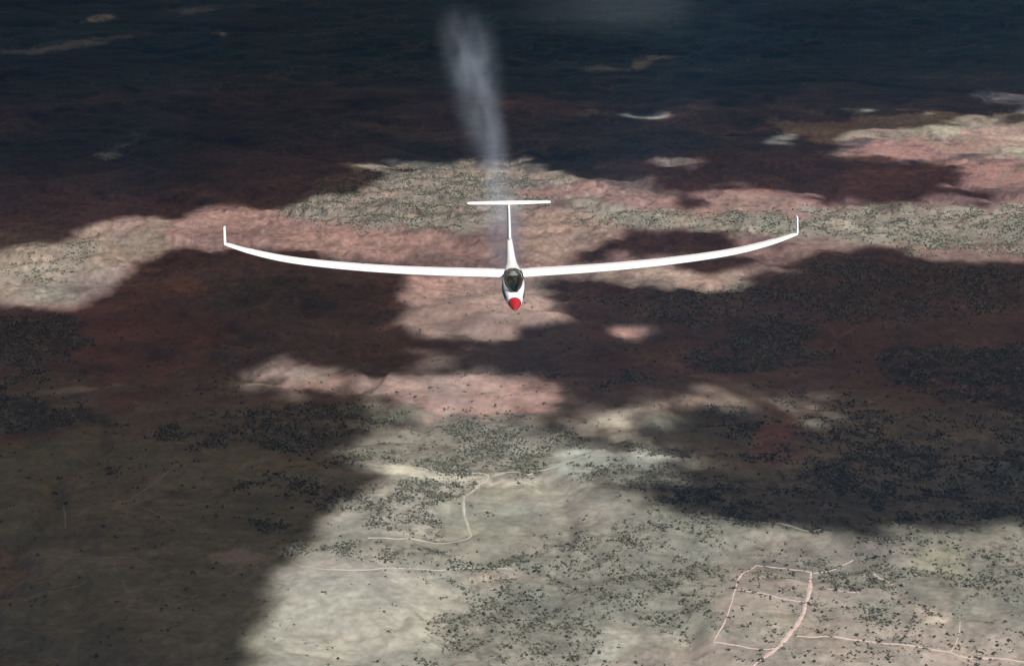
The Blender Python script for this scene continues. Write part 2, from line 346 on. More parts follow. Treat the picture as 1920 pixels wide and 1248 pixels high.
# how thickly the junipers stand
density = np.zeros(GX.shape, dtype=np.float32)
def wood(poly, d, feather=16, wide=True):
    global density
    X, Y = (VX, VY) if wide else (WX, WY)
    m = sm(box_sdf(X, Y, poly, feather * 2) / feather * .5 + .5) * d
    density = np.maximum(density, m)
woods = [([(690, 850), (760, 800), (860, 776), (1000, 786), (1080, 826), (1070, 862), (900, 878), (800, 870), (720, 862)], .85),
         ([(690, 905), (780, 892), (900, 888), (905, 904), (862, 940), (880, 1008), (740, 1005), (650, 965)], .72),
         ([(545, 1050), (570, 1032), (700, 1036), (860, 1045), (1000, 1056), (990, 1075), (850, 1060), (700, 1064), (600, 1068)], .95),
         ([(1000, 1090), (950, 1050), (1100, 990), (1200, 958), (1350, 972), (1400, 1010), (1350, 1070), (1300, 1100), (1260, 1180), (1150, 1190), (1080, 1260), (800, 1260), (830, 1190), (900, 1150), (880, 1090)], .50),
         ([(1080, 1010), (1200, 975), (1300, 990), (1340, 1040), (1290, 1110), (1250, 1170), (1180, 1180), (1080, 1110), (1060, 1050)], .7),
         ([(1060, 880), (1140, 872), (1200, 868), (1210, 885), (1150, 905), (1060, 912)], .6),
         ([(1130, 905), (1250, 880), (1300, 900), (1420, 890), (1500, 872), (1600, 845), (1960, 810), (1960, 982), (1850, 985), (1620, 1002), (1400, 976), (1250, 950), (1180, 930)], .97),
         ([(1340, 850), (1430, 800), (1600, 760), (1960, 760), (1960, 870), (1500, 900)], .38),
         ([(1600, 800), (1700, 780), (1960, 790), (1960, 900), (1620, 900)], .55),
         ([(1290, 790), (1340, 775), (1410, 785), (1400, 800), (1330, 818)], .8),
         ([(1060, 820), (1160, 826), (1260, 836), (1330, 850), (1300, 870), (1150, 850), (1060, 845)], .85),
         ([(350, 805), (450, 768), (560, 748), (700, 768), (760, 790), (700, 820), (620, 860), (540, 862), (460, 842), (380, 830)], .85),
         ([(180, 800), (300, 790), (400, 795), (400, 815), (300, 812)], .5),
         ([(418, 915), (440, 898), (520, 892), (620, 915), (690, 900), (660, 945), (590, 966), (520, 935), (440, 925)], .7),
         ([(404, 974), (450, 980), (540, 1008), (575, 1030), (520, 1026), (440, 1002)], .85),
         ([(200, 880), (225, 870), (225, 895), (200, 895)], .8),
         ([(0, 640), (60, 690), (140, 750), (190, 795), (120, 820), (0, 815)], .95),
         ([(1290, 660), (1360, 612), (1470, 600), (1545, 620), (1540, 665), (1440, 692), (1320, 690)], .85),
         ([(860, 690), (1000, 680), (1120, 700), (1280, 690), (1280, 704), (1100, 712), (860, 704)], .4),
         ([(1440, 735), (1500, 740), (1520, 752), (1450, 755)], .8),
         ([(1640, 662), (1760, 645), (1860, 655), (1960, 640), (1960, 770), (1890, 765), (1840, 730), (1700, 716)], .97),
         ([(1250, 1010), (1960, 990), (1960, 1260), (1150, 1260), (1300, 1100)], .13),
         ([(1500, 1020), (1700, 1040), (1960, 1090), (1960, 1140), (1700, 1100), (1540, 1060)], .35),
         ([(1540, 1060), (1640, 1072), (1700, 1100), (1690, 1130), (1600, 1110), (1540, 1090)], .6),
         ([(1570, 1130), (1660, 1135), (1700, 1170), (1690, 1205), (1620, 1190), (1580, 1160)], .6),
         ([(1420, 1070), (1512, 1085), (1505, 1125), (1460, 1115)], .5),
         ([(1880, 1010), (1960, 1010), (1960, 1090), (1900, 1070)], .6), ([(1790, 1130), (1830, 1150), (1810, 1190), (1795, 1180)], .6),
         ([(540, 405), (600, 352), (665, 318), (900, 308), (1080, 325), (1000, 350), (1040, 385), (1000, 400), (900, 410), (860, 440), (700, 430), (640, 440)], .62),
         ([(1050, 400), (1300, 395), (1500, 400), (1650, 385), (1960, 390), (1960, 470), (1740, 470), (1480, 440), (1380, 440), (1280, 430), (1060, 430)], .5),
         ([(1080, 560), (1250, 580), (1300, 545), (1500, 508), (1620, 492), (1900, 500), (1960, 560), (1800, 600), (1550, 600), (1400, 610), (1200, 600)], .55),
         ([(0, 590), (90, 585), (160, 610), (170, 650), (60, 665), (0, 650)], .8),
         ([(0, 450), (150, 440), (230, 440), (160, 500), (60, 530), (0, 520)], .35)]
for p, d in woods: wood(p, d)
wood([(-900, 560), (2800, 560), (2800, 1500), (-900, 1500)], .028, 60)
rw = fbm(GX, GY, 260, 3, 711) * 90
gully = sm((1 - np.abs(fbm(GX + rw, GY - rw, 300, 3, 717, .5)) * 2.4 - .2) / .8)      # trees follow the washes
clump = np.clip(.5 + fbm(GX, GY, 48, 4, 701, .65) * 1.5 + .6 * gully - .25, .03, 1.4)
density_c = density * clump

# natural mottling of soil, dry grass and drainage lines
big = fbm(GX, GY, 700, 4, 301); midn = fbm(GX, GY, 140, 5, 311, .6); fine = fbm(GX, GY, 22, 4, 321, .65)
warp1 = fbm(GX, GY, 300, 3, 331) * 120
rid = 1 - np.abs(fbm(GX + warp1, GY + warp1, 240, 4, 341, .55)) * 2.2          # thin winding washes
rid = sm((rid - .72) / .28)
streak = fbm(GX * .35, GY * 1.25, 60, 4, 351, .6)
farf = sm((500 - PY) / 400)
A *= (1 + .10 * big + .13 * midn + .11 * fine + .10 * streak * (1 + farf))[..., None]
speck = fbm(GX, GY, 16, 3, 361, .7)
band = sm((640 - PY) / 120) * sm((PY - 180) / 60)
A *= (1 + .34 * speck * band + .12 * fbm(GX, GY, 45, 4, 371, .6) + .22 * fbm(GX * .5, GY, 190, 5, 381, .62) * sm((PY + 60) / 100) * sm((760 - PY) / 200))[..., None]
A[..., 0] *= 1 + .05 * midn; A[..., 2] *= 1 - .04 * midn
A += (rid * .035 * np.clip(midn + .6, 0, 1))[..., None] * np.array([1.1, .95, .85])
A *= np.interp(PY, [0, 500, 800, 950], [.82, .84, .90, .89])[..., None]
nearf = sm((PY - 780) / 150)[..., None]
lum_ = A.mean(-1, keepdims=True)
A = A + (lum_ * np.array([1.0, 1.0, .93]) - A) * .28 * nearf
worm = fbm(GX, GY, 60, 3, 801, .5) * 20
wl = sm((1 - np.abs(fbm(GX + worm, GY, 42, 3, 811, .6)) * 2.6 - .25) / .6)          # crooked lines of low brush
wl = wl * np.clip(density * 1.3 + .25, 0, 1) * np.clip(.7 + midn, .2, 1.3)
A = A * (1 - .42 * np.clip(wl, 0, 1))[..., None]
A *= (1 + nearf * (.16 * fbm(GX, GY, 30, 4, 821, .7) + .14 * fbm(GX, GY, 400, 4, 831, .6))[..., None])
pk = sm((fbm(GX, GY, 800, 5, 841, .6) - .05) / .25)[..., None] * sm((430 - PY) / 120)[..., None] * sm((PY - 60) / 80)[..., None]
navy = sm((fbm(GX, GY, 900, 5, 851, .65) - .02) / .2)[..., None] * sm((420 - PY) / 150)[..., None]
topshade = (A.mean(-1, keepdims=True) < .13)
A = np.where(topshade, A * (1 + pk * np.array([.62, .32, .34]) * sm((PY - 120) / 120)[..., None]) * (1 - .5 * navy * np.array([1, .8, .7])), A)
midf = (sm((PY - 470) / 60) * sm((820 - PY) / 120))[..., None]
hue = fbm(GX, GY, 420, 5, 861, .62)[..., None]; val = fbm(GX, GY, 260, 5, 871, .62)[..., None]
A = A + (A.mean(-1, keepdims=True) * np.array([1.08, .97, .93]) - A) * .28 * midf
A *= 1 + midf * (.26 * val + hue * np.array([.16, -.02, -.05]))
shd = np.clip(density_c * 1.1, 0, .75)[..., None]               # low scrub between the trees
A = A + (np.array([.170, .172, .145]) * (1 + .3 * fine[..., None]) - A) * shd * .75
A *= np.array([.97, .975, .93])
A *= (1 + sm((330 - PY) / 120) * (.30 * fbm(GX * .6, GY, 150, 4, 881, .7) + .35 * fbm(GX * .6, GY, 420, 4, 891, .65)))[..., None]
A = np.clip(A, .006, .6)

nr, nc = GX.shape
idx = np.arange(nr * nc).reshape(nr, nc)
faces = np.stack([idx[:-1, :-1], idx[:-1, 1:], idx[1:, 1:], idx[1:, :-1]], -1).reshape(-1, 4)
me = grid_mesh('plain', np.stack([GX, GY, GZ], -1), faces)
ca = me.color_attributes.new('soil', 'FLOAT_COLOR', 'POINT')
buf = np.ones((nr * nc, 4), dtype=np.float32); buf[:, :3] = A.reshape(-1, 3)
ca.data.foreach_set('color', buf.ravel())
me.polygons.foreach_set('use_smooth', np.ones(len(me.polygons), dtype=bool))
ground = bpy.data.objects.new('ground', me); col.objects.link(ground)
tag(ground, kind='structure')
gm = bpy.data.materials.new('soil'); gm.use_nodes = True
n = gm.node_tree.nodes; l = gm.node_tree.links; b = n['Principled BSDF']
b.inputs['Roughness'].default_value = .95
b.inputs['Specular IOR Level'].default_value = .1
vc = n.new('ShaderNodeVertexColor'); vc.layer_name = 'soil'
tc = n.new('ShaderNodeTexCoord')
n1 = n.new('ShaderNodeTexNoise'); n1.inputs['Scale'].default_value = .07; n1.inputs['Detail'].default_value = 6; n1.inputs['Roughness'].default_value = .65
l.new(tc.outputs['Object'], n1.inputs['Vector'])
mr = n.new('ShaderNodeMapRange'); mr.inputs[1].default_value = .32; mr.inputs[2].default_value = .68; mr.inputs[3].default_value = .82; mr.inputs[4].default_value = 1.16
l.new(n1.outputs[0], mr.inputs[0])
vm = n.new('ShaderNodeVectorMath'); vm.operation = 'SCALE'
l.new(vc.outputs[0], vm.inputs[0]); l.new(mr.outputs[0], vm.inputs['Scale']); l.new(vm.outputs[0], b.inputs['Base Color'])
me.materials.append(gm)

# ------------------------------------------------------------------ dirt tracks, laid on the plain
track_mat = varied(mat('track_dirt', (.39, .305, .275), .95), .05, .8, 1.15)
pale_mat = varied(mat('pale_dirt', (.29, .28, .24), .95), .05, .8, 1.15)
dim_mat = varied(mat('dull_dirt', (.21, .205, .17), .95), .05, .8, 1.15)
def track(name, pts, width, m, lift=.9):
    width *= 1.15
    P = [Vector(ground_at(*p)) for p in pts]
    pl = [P[0]]
    for a, b_ in zip(P[:-1], P[1:]):
        k = max(2, int((b_ - a).length / 12))
        for i in range(1, k + 1): pl.append(a.lerp(b_, i / k))
    for _ in range(4):      # soften the corners
        pl = [pl[0]] + [(pl[i - 1] + pl[i] * 2 + pl[i + 1]) / 4 for i in range(1, len(pl) - 1)] + [pl[-1]]
    xs = np.array([p.x for p in pl]); ys = np.array([p.y for p in pl])
    wv = fbm(xs, ys, 60, 3, 401) * width * .35; ww = width * (1 + .3 * fbm(xs, ys, 35, 3, 411))
    V = []; 
    tp_ = np.clip(np.minimum(np.arange(len(pl)), np.arange(len(pl))[::-1]) / 6.0, .55, 1); ww = ww * tp_
    for i, p in enumerate(pl):
        d = (pl[min(i + 1, len(pl) - 1)] - pl[max(i - 1, 0)]); d.z = 0; d.normalize()
        s = Vector((-d.y, d.x, 0))
        for t in (-1, -.33, .33, 1):
            q = p + s * (t * ww[i] / 2 + wv[i])
            V.append((q.x, q.y, float(height(np.array([q.x]), np.array([q.y]))[0]) + lift - (1.1 if abs(t) == 1 else 0)))
    V = np.array(V); Fc = []
    for i in range(len(pl) - 1):
        for j in range(3):
            a = i * 4 + j; Fc.append((a, a + 1, a + 5, a + 4))
    o = bpy.data.objects.new(name, grid_mesh(name, V, np.array(Fc))); col.objects.link(o)
    o.data.materials.append(m); tag(o, kind='structure')
    return o
for pts, w, m in (([(1522, 1073), (1518, 1105), (1513, 1130), (1500, 1165), (1470, 1200), (1440, 1225), (1405, 1262)], 8, track_mat),
                  ([(1522, 1073), (1480, 1068), (1418, 1060)], 5, track_mat), ([(1515, 1130), (1450, 1117), (1377, 1104)], 5, track_mat),
                  ([(1418, 1060), (1392, 1074), (1382, 1088), (1377, 1104), (1368, 1140), (1352, 1180), (1337, 1203)], 3.5, track_mat),
                  ([(1337, 1203), (1385, 1209), (1440, 1219), (1462, 1214)], 6, track_mat),
                  ([(1490, 1192), (1560, 1192), (1650, 1204), (1780, 1222), (1960, 1243)], 6, track_mat),
                  ([(1550, 1103), (1580, 1107), (1612, 1111)], 4, track_mat), ([(1524, 1074), (1560, 1070), (1600, 1050)], 3.5, track_mat),
                  ([(1640, 1075), (1660, 1088), (1675, 1096)], 9, track_mat), ([(1800, 1166), (1795, 1200), (1780, 1222)], 3, track_mat),
                  ([(700, 872), (800, 880), (900, 884), (925, 892), (905, 902), (870, 930), (868, 960), (885, 1008), (850, 1016), (690, 1008)], 6, pale_mat),
                  ([(545, 1050), (560, 1062), (620, 1068), (760, 1066), (880, 1062), (960, 1066)], 4, pale_mat),
                  ([(925, 892), (1000, 886), (1060, 872)], 5, pale_mat), ([(1330, 967), (1420, 978), (1540, 992)], 5, pale_mat)):
    track('dirt_track', pts, w, m)
for pts, w in (([(335, 868), (290, 905), (240, 938)], 4), ([(240, 938), (290, 960), (330, 985), (336, 1000)], 2.5), ([(120, 940), (123, 990)], 4),
               ([(45, 1125), (90, 1108), (160, 1090)], 3.5), ([(60, 1046), (180, 1048), (255, 1042), (300, 1070)], 3)):
    track('dirt_track', pts, w, dim_mat)

# ------------------------------------------------------------------ clouds high above and behind the frame: what shades the plain
SH = []
def shade_field():
    cx_, cy_ = warped(42, 22)
    top = [(-900, -900), (2900, -900), (2900, 206), (1920, 212), (1780, 222), (1640, 232), (1570, 248), (1540, 270), (1575, 292), (1630, 292), (1660, 304), (1745, 318), (1800, 336), (1850, 346),
           (1872, 362), (1850, 374), (1800, 384), (1700, 388), (1540, 392), (1480, 378), (1440, 366), (1400, 354), (1340, 360), (1335, 380), (1300, 380), (1260, 362), (1215, 346), (1120, 342),
           (1085, 332), (1075, 314), (1000, 308), (900, 304), (800, 304), (700, 302), (655, 306), (655, 326), (700, 336), (690, 346), (615, 354), (585, 372), (560, 388), (470, 394), (400, 398),
           (330, 412), (290, 404), (200, 410), (150, 438), (40, 458), (0, 470), (-200, 500), (-900, 520)]
    F1 = sdf(cx_, cy_, top)
    mid = [(-900, 590), (0, 566), (60, 572), (110, 578), (165, 560), (190, 546), (258, 516), (282, 500), (312, 476), (350, 466), (440, 464), (618, 466), (634, 488), (762, 500), (768, 530), (775, 560),
           (790, 572), (742, 600), (762, 622), (800, 636), (880, 642), (930, 634), (970, 616), (1046, 606), (1056, 590), (1038, 566), (1000, 546), (985, 530), (1040, 528), (1140, 532), (1200, 546), (1370, 542), (1402, 520),
           (1440, 506), (1480, 510), (1500, 500), (1600, 492), (1612, 478), (1640, 464), (1690, 464), (1740, 490), (1850, 492), (2000, 488), (2900, 470),
           (2900, 960), (1920, 980), (1850, 986), (1700, 992), (1620, 1001), (1500, 990), (1400, 976), (1330, 966), (1200, 950), (1168, 930), (1178, 912), (1255, 905), (1262, 885), (1275, 866), (1240, 850),
           (1170, 846), (1090, 838), (1060, 822), (1022, 800), (1018, 762), (1002, 736), (970, 712), (900, 702), (800, 700), (680, 702), (630, 712), (570, 694), (500, 706), (484, 716), (530, 726), (640, 734), (740, 748), (780, 756),
           (700, 772), (740, 790), (760, 800), (715, 825), (640, 846), (622, 860), (684, 872), (704, 890), (690, 912), (652, 950), (622, 986), (582, 1020), (552, 1050), (530, 1082), (530, 1112), (502, 1150),
           (482, 1180), (470, 1202), (440, 1250), (380, 1400), (-900, 1500)]
    F2 = sdf(cx_, cy_, mid)
    S = np.maximum(F1, F2)
    for blob in ([(1064, 496), (1110, 466), (1150, 442), (1290, 430), (1350, 435), (1382, 455), (1378, 470), (1290, 486), (1200, 484), (1170, 470), (1130, 498)],
                 [(1265, 500), (1340, 484), (1424, 478), (1424, 500), (1390, 508), (1330, 512), (1280, 512)],
                 [(1115, 897), (1150, 890), (1190, 905), (1170, 922), (1130, 912)],
                 [(1450, 506), (1500, 480), (1610, 476), (1620, 492)]):
        S = np.maximum(S, sdf(cx_, cy_, blob))
    for hole, g in (([(1132, 614), (1160, 606), (1200, 615), (1202, 634), (1165, 638)], 5), ([(795, 668), (830, 664), (838, 680), (812, 694)], 0),
                    ([(1105, 798), (1130, 766), (1200, 752), (1240, 756), (1200, 786), (1165, 826), (1120, 822)], 4),
                    
                    ([(1440, 252), (1470, 244), (1500, 250), (1540, 262), (1500, 270), (1455, 272)], 0),
                    ([(1590, 206), (1632, 203), (1634, 212), (1604, 216)], 4), ([(1260, 296), (1290, 298), (1275, 306)], 0),
                    ([(1820, 176), (1870, 174), (1960, 188), (1960, 196), (1880, 190)], 3), ([(1150, 214), (1265, 213), (1240, 222), (1170, 221)], 0),
                    ([(1265, 752), (1330, 746), (1420, 756), (1430, 772), (1340, 772)], -16), ([(1470, 766), (1545, 768), (1570, 792), (1500, 792)], -14)):
        S = np.minimum(S, -sdf(cx_, cy_, hole) - g)
    # ground outside the photograph: broken cloud of the same kind
    out = np.maximum(np.maximum(-60 - PX, PX - (W + 60)), np.maximum(PY - (H + 60), -80 - PY)) / 300
    nz = fbm(GX, GY, 1800, 4, 505) * 300 + 60
    S = np.where(PY < 0, S, S * (1 - sm(out)) + nz * sm(out))
    def zone(pts, feather):
        return sm(box_sdf(PX, PY, pts, feather * 2) / feather * .5 + .5)
    soft = zone([(420, 660), (1300, 660), (1650, 740), (1650, 830), (1300, 960), (1080, 950), (1000, 820), (600, 840), (420, 760)], 60)
    torn = zone([(560, 290), (1300, 250), (2000, 150), (2000, 420), (1200, 420), (560, 420)], 40)
    S = S + fbm(GX, GY, 55, 4, 515, .6) * (8 + 16 * soft) + fbm(GX, GY, 28, 2, 525, .8) * 60 * soft + fbm(GX * .55, GY, 120, 5, 535, .75) * 38 * torn + fbm(GX * .5, GY, 420, 3, 536, .6) * 24 * torn + fbm(GX, GY, 230, 3, 545) * 9
    S = np.where(GY < 2350, -100, S)
    return S.astype(np.float32)
S = shade_field()
CLOUD_Z = 2900.0
CLOUD_THRU = .455
ri = np.where((Yr > 1200) & (Yr < 32000))[0]; ci = np.where(np.abs(U) < .9)[0]
Sg = S[np.ix_(ri, ci)]
gx, gy, gz = GX[np.ix_(ri, ci)], GY[np.ix_(ri, ci)], GZ[np.ix_(ri, ci)]
t = (CLOUD_Z - gz) / sundir.z
bx, by = gx + sundir.x * t, gy + sundir.y * t
cell = (Sg[:-1, :-1] + Sg[1:, :-1] + Sg[:-1, 1:] + Sg[1:, 1:]) > 0
vin = np.zeros(Sg.shape, bool)
vin[1:-1, 1:-1] = cell[:-1, :-1] & cell[1:, :-1] & cell[:-1, 1:] & cell[1:, 1:]
mpp = np.maximum(gy, 2000) / F                   # metres per photo pixel
depth = np.clip(Sg, 0, 1e3) * mpp
th = np.where(vin, np.minimum(8 + depth * .9, 420) * (1 + .45 * fbm(bx, by, 260, 4, 601, .6)) + 2, 0)
lo = np.where(vin, np.minimum(depth * .12 + 2, 40) * (1 + .5 * fbm(bx, by, 180, 3, 611)), 0)
sd = np.array(sundir)
base = np.stack([bx, by, np.full(bx.shape, CLOUD_Z)], -1)
topv = base + sd * (th / sd[2])[..., None]; botv = base - sd * (lo / sd[2])[..., None]
N = Sg.size; ii = np.arange(N).reshape(Sg.shape)
ib = np.where(vin, ii + N, ii)
c = cell
ft = np.stack([ii[:-1, :-1][c], ii[:-1, 1:][c], ii[1:, 1:][c], ii[1:, :-1][c]], -1)
fb = np.stack([ib[:-1, :-1][c], ib[1:, :-1][c], ib[1:, 1:][c], ib[:-1, 1:][c]], -1)
fa = np.concatenate([ft, fb])
allv = np.concatenate([topv.reshape(-1, 3), botv.reshape(-1, 3)])
used = np.unique(fa); remap = np.zeros(len(allv), int); remap[used] = np.arange(len(used))
cme = grid_mesh('clouds', allv[used], remap[fa])
cme.polygons.foreach_set('use_smooth', np.ones(len(cme.polygons), dtype=bool))
clouds = bpy.data.objects.new('clouds', cme); col.objects.link(clouds)
cm = mat('cloud', (.8, .8, .8), 1.0, Specular_IOR_Level=0.0)
varied(cm, .004, .95, 1.05)
n = cm.node_tree.nodes; l = cm.node_tree.links
tl = n.new('ShaderNodeBsdfTranslucent'); tl.inputs[0].default_value = (1.0, .80, .58, 1)     # daylight seeps down through the cloud
mx = n.new('ShaderNodeMixShader'); mx.inputs[0].default_value = CLOUD_THRU
l.new(n['Principled BSDF'].outputs[0], mx.inputs[1]); l.new(tl.outputs[0], mx.inputs[2]); l.new(mx.outputs[0], n['Material Output'].inputs[0])
cme.materials.append(cm)
tag(clouds, 'broken white cumulus clouds floating high above the plain and shading it', 'clouds', kind='stuff')

# ------------------------------------------------------------------ junipers and scrub
step = 6.8
cand = []
for r0, r1 in ((2500.0, 8200.0),):
    ys = np.arange(r0, r1, step)
    for y in ys:
        w = .305 * y
        xs = np.arange(-w, w, step)
        cand.append(np.stack([xs, np.full(xs.shape, y)], -1))
cand = np.concatenate(cand) + rng.uniform(-.5, .5, (sum(len(c_) for c_ in cand), 2)) * step * 1.1
rr = np.clip(np.searchsorted(Yr, cand[:, 1]), 0, nr - 1)
cc = np.clip(np.searchsorted(U, cand[:, 0] / np.maximum(cand[:, 1], 1500)), 0, nc - 1)
keep = rng.random(len(cand)) < density_c[rr, cc]
cand = cand[keep]
kin = rng.random(len(cand)) < .35
cand = np.vstack([cand, cand[kin] + rng.normal(0, 3.2, (kin.sum(), 2)), cand[kin][::2] + rng.normal(0, 4.5, (len(cand[kin][::2]), 2))])
# a few lines of junipers along the washes
for line in ([(790, 1068), (830, 1082), (865, 1100), (900, 1118), (935, 1150)], [(640, 1040), (700, 1052), (760, 1056), (820, 1052)], [(800, 900), (850, 893), (895, 900)]):
    for (a0, b0), (a1, b1) in zip(line[:-1], line[1:]):
        for k in range(5):
            f_ = (k + random.random() * .6) / 5
            q = ground_at(a0 + (a1 - a0) * f_ + random.uniform(-3, 3), b0 + (b1 - b0) * f_ + random.uniform(-2, 2))
            cand = np.vstack([cand, [q[0], q[1]]])
cz = height(cand[:, 0], cand[:, 1])
size = np.clip(rng.lognormal(-.2, .27, len(cand)), .4, 1.4)
nb_ = (cand[:, 1] < 4700)                       # low bushes between the trees
extra = np.vstack([cand[nb_] + rng.normal(0, 7, (nb_.sum(), 2)), cand[nb_] + rng.normal(0, 11, (nb_.sum(), 2))])
cand = np.vstack([cand, extra]); size = np.concatenate([size, rng.uniform(.22, .5, len(extra))]); cz = height(cand[:, 0], cand[:, 1])
print('trees', len(cand))
bark = varied(mat('bark', (.10, .075, .055), .9), 3, .7, 1.2)
leaf = varied(mat('juniper_green', (.082, .080, .058), .9, Specular_IOR_Level=.1), .06, .55, 1.55, 8)

def ico(sub):
    bm = bmesh.new(); bmesh.ops.create_icosphere(bm, subdivisions=sub, radius=1)
    v = np.array([p.co[:] for p in bm.verts]); f = np.array([[q.index for q in p.verts] for p in bm.faces]); bm.free()
    return v, f
V1, F1_ = ico(1)

def juniper_mesh(seed):
    """a multi-stemmed juniper: tapered trunk with limbs and a crown of many small leaf clumps"""
    r = random.Random(seed)
    bm = bmesh.new()
    def limb(a, b_, r0, r1, n_=6):
        d = (b_ - a).normalized(); s = d.orthogonal().normalized(); t_ = d.cross(s)
        ra = [bm.verts.new(a + (s * math.cos(k * 2 * math.pi / n_) + t_ * math.sin(k * 2 * math.pi / n_)) * r0) for k in range(n_)]
        rb = [bm.verts.new(b_ + (s * math.cos(k * 2 * math.pi / n_) + t_ * math.sin(k * 2 * math.pi / n_)) * r1) for k in range(n_)]
        for k in range(n_): bm.faces.new((ra[k], ra[(k + 1) % n_], rb[(k + 1) % n_], rb[k]))
        bm.faces.new(rb)
    top = Vector((r.uniform(-.3, .3), r.uniform(-.3, .3), 2.0))
    limb(Vector((0, 0, -.6)), top, .32, .2)
    ends = []
    for k in range(6):
        a = k * 1.05 + r.uniform(-.3, .3)
        e = Vector((math.cos(a) * r.uniform(1.3, 2.1), math.sin(a) * r.uniform(1.3, 2.1), r.uniform(2.2, 3.6)))
        limb(top * r.uniform(.35, .9), e, .16, .05, 5); ends.append(e)
    ends.append(Vector((0, 0, 4.4))); limb(top, ends[-1], .2, .05, 5)
    nb = len(bm.faces)
    for k in range(150):
        e = r.choice(ends)
        p = e + Vector(max(-1.1, min(1.1, r.gauss(0, .6))) for _ in range(3)) - Vector((0, 0, .15))
        s = r.uniform(.32, .62)
        for j in range(3):
            u_ = Vector((r.gauss(0, 1), r.gauss(0, 1), r.gauss(0, 1))).normalized(); v_ = u_.orthogonal().normalized()
            q = p + Vector((r.gauss(0, .12), r.gauss(0, .12), r.gauss(0, .12)))
            bm.faces.new([bm.verts.new(q + u_ * s), bm.verts.new(q + v_ * s), bm.verts.new(q - u_ * s * .8), bm.verts.new(q - v_ * s)])
    m_ = bpy.data.meshes.new('juniper')
    bm.to_mesh(m_); bm.free()
    m_.materials.append(bark); m_.materials.append(leaf)
    mi = np.ones(len(m_.polygons), dtype=np.int32); mi[:nb] = 0
    m_.polygons.foreach_set('material_index', mi)
    return m_
variants = [juniper_mesh(s) for s in (1, 2, 3, 4, 5)]
tpx, tpy = project(cand[:, 0], cand[:, 1], cz)
dist = np.hypot(cand[:, 1], CAM_H)
show = size / dist
inframe = (tpx > 4) & (tpx < W - 4) & (tpy > 4) & (tpy < H - 4)
order = np.argsort(-np.where(inframe, show, 0))
solo = set(order[:290].tolist())
def where_label(x, y):
    if x < 560: return 'juniper in the cloud shadow at bottom left', 'junipers in the cloud shadow at bottom left'
    if y > 1120:
        for lim, w_ in ((760, 'on bare pale grass right of the cloud shadow edge'), (860, 'on dry grass at the bottom left of centre'), (960, 'in the thin scrub at bottom centre left'),
                        (1060, 'in the dense scrub at bottom centre'), (1160, 'beside the whitish outcrop at bottom centre'), (1290, 'between the whitish outcrop and the dirt tracks'),
                        (1410, 'inside the lowest loop of the dirt tracks'), (1520, 'along the broad dirt track at the bottom edge'), (1640, 'right of the broad dirt track at the bottom'),
                        (1740, 'left of the bare pink patch at bottom right'), (1830, 'around the bare pink patch at bottom right'), (3000, 'in the bottom right corner')):
            if x < lim: return 'juniper ' + w_, 'junipers ' + w_
    for lim, w_ in ((1000, 'in the scrub band above the pale grass'), (1250, 'in the grey scrub left of the dirt tracks'), (1380, 'at the left edge of the dirt tracks'), (1520, 'inside the upper loop of the dirt tracks'),
                    (1640, 'just right of the dirt track fork'), (1760, 'in the scrub above the bare pink patch'), (3000, 'below the shadow edge at far right')):
        if x < lim: return 'juniper ' + w_, 'junipers ' + w_
groups = {}
for k in order[:290]:
    groups.setdefault(where_label(tpx[k], tpy[k]), []).append(k)
label_of = {}
for (lb, gp), ks in groups.items():
    left = list(ks)
    for word, key in (('largest', lambda q: -size[q]), ('leftmost', lambda q: tpx[q]), ('rightmost', lambda q: -tpx[q]), ('topmost', lambda q: tpy[q]), ('lowest', lambda q: -tpy[q]), ('smallest', lambda q: size[q])):
        if not left: break
        q = min(ks, key=key)
        if q in left:
            left.remove(q); label_of[q] = (word + ' round green ' + lb, gp)
    for q in left: label_of[q] = ('medium round green ' + lb, gp)
for k in order[:290]:
    o = bpy.data.objects.new('juniper_tree', random.choice(variants)); col.objects.link(o)
    o.location = (cand[k, 0], cand[k, 1], cz[k]); s = .74 * size[k]
    o.rotation_euler = (0, 0, random.uniform(0, 6.28)); o.scale = (s, s, s * random.uniform(.8, 1.05))
    lb, gp = label_of[k]
    tag(o, lb, 'tree', gp)
rest = np.array([k for k in range(len(cand)) if k not in solo])
# the rest of the woodland as one mass: two lobes per tree with an uneven outline
def lobes(sub, xy, z, s, seed):
    v, f = ico(sub)
    r = np.random.default_rng(seed)
    n_ = len(xy)
    j = v[None] * (1 + r.uniform(-.32, .32, (n_, len(v), 1)))
    j = j * (np.array([2.35, 2.35, 2.0])[None, None] * s[:, None, None] * r.uniform(.8, 1.2, (n_, 1, 3)))
    j[..., 2] += (1.9 * s)[:, None]
    j += np.concatenate([xy, z[:, None]], 1)[:, None]
    ff = f[None] + (np.arange(n_) * len(v))[:, None, None]
    return j.reshape(-1, 3), ff.reshape(-1, 3)
d_rest = dist[rest]
near_ = rest[d_rest < 4300]; far_ = rest[d_rest >= 4300]
va, fa1 = lobes(1, cand[near_], cz[near_], size[near_] * 1.0, 1)
off2 = rng.uniform(-1.9, 1.9, (len(near_), 2))
vb, fb1 = lobes(1, cand[near_] + off2, cz[near_], size[near_] * .72, 2)
vcx, fc1 = lobes(1, cand[far_], cz[far_], size[far_], 3)
V = np.concatenate([va, vb, vcx]); Fx = np.concatenate([fa1, fb1 + len(va), fc1 + len(va) + len(vb)])
wme = grid_mesh('woodland', V, Fx); wme.materials.append(leaf)
wo = bpy.data.objects.new('juniper_woodland', wme); col.objects.link(wo)
tag(wo, 'dark green juniper scrub scattered in their thousands over the desert plain', 'woodland', kind='stuff')

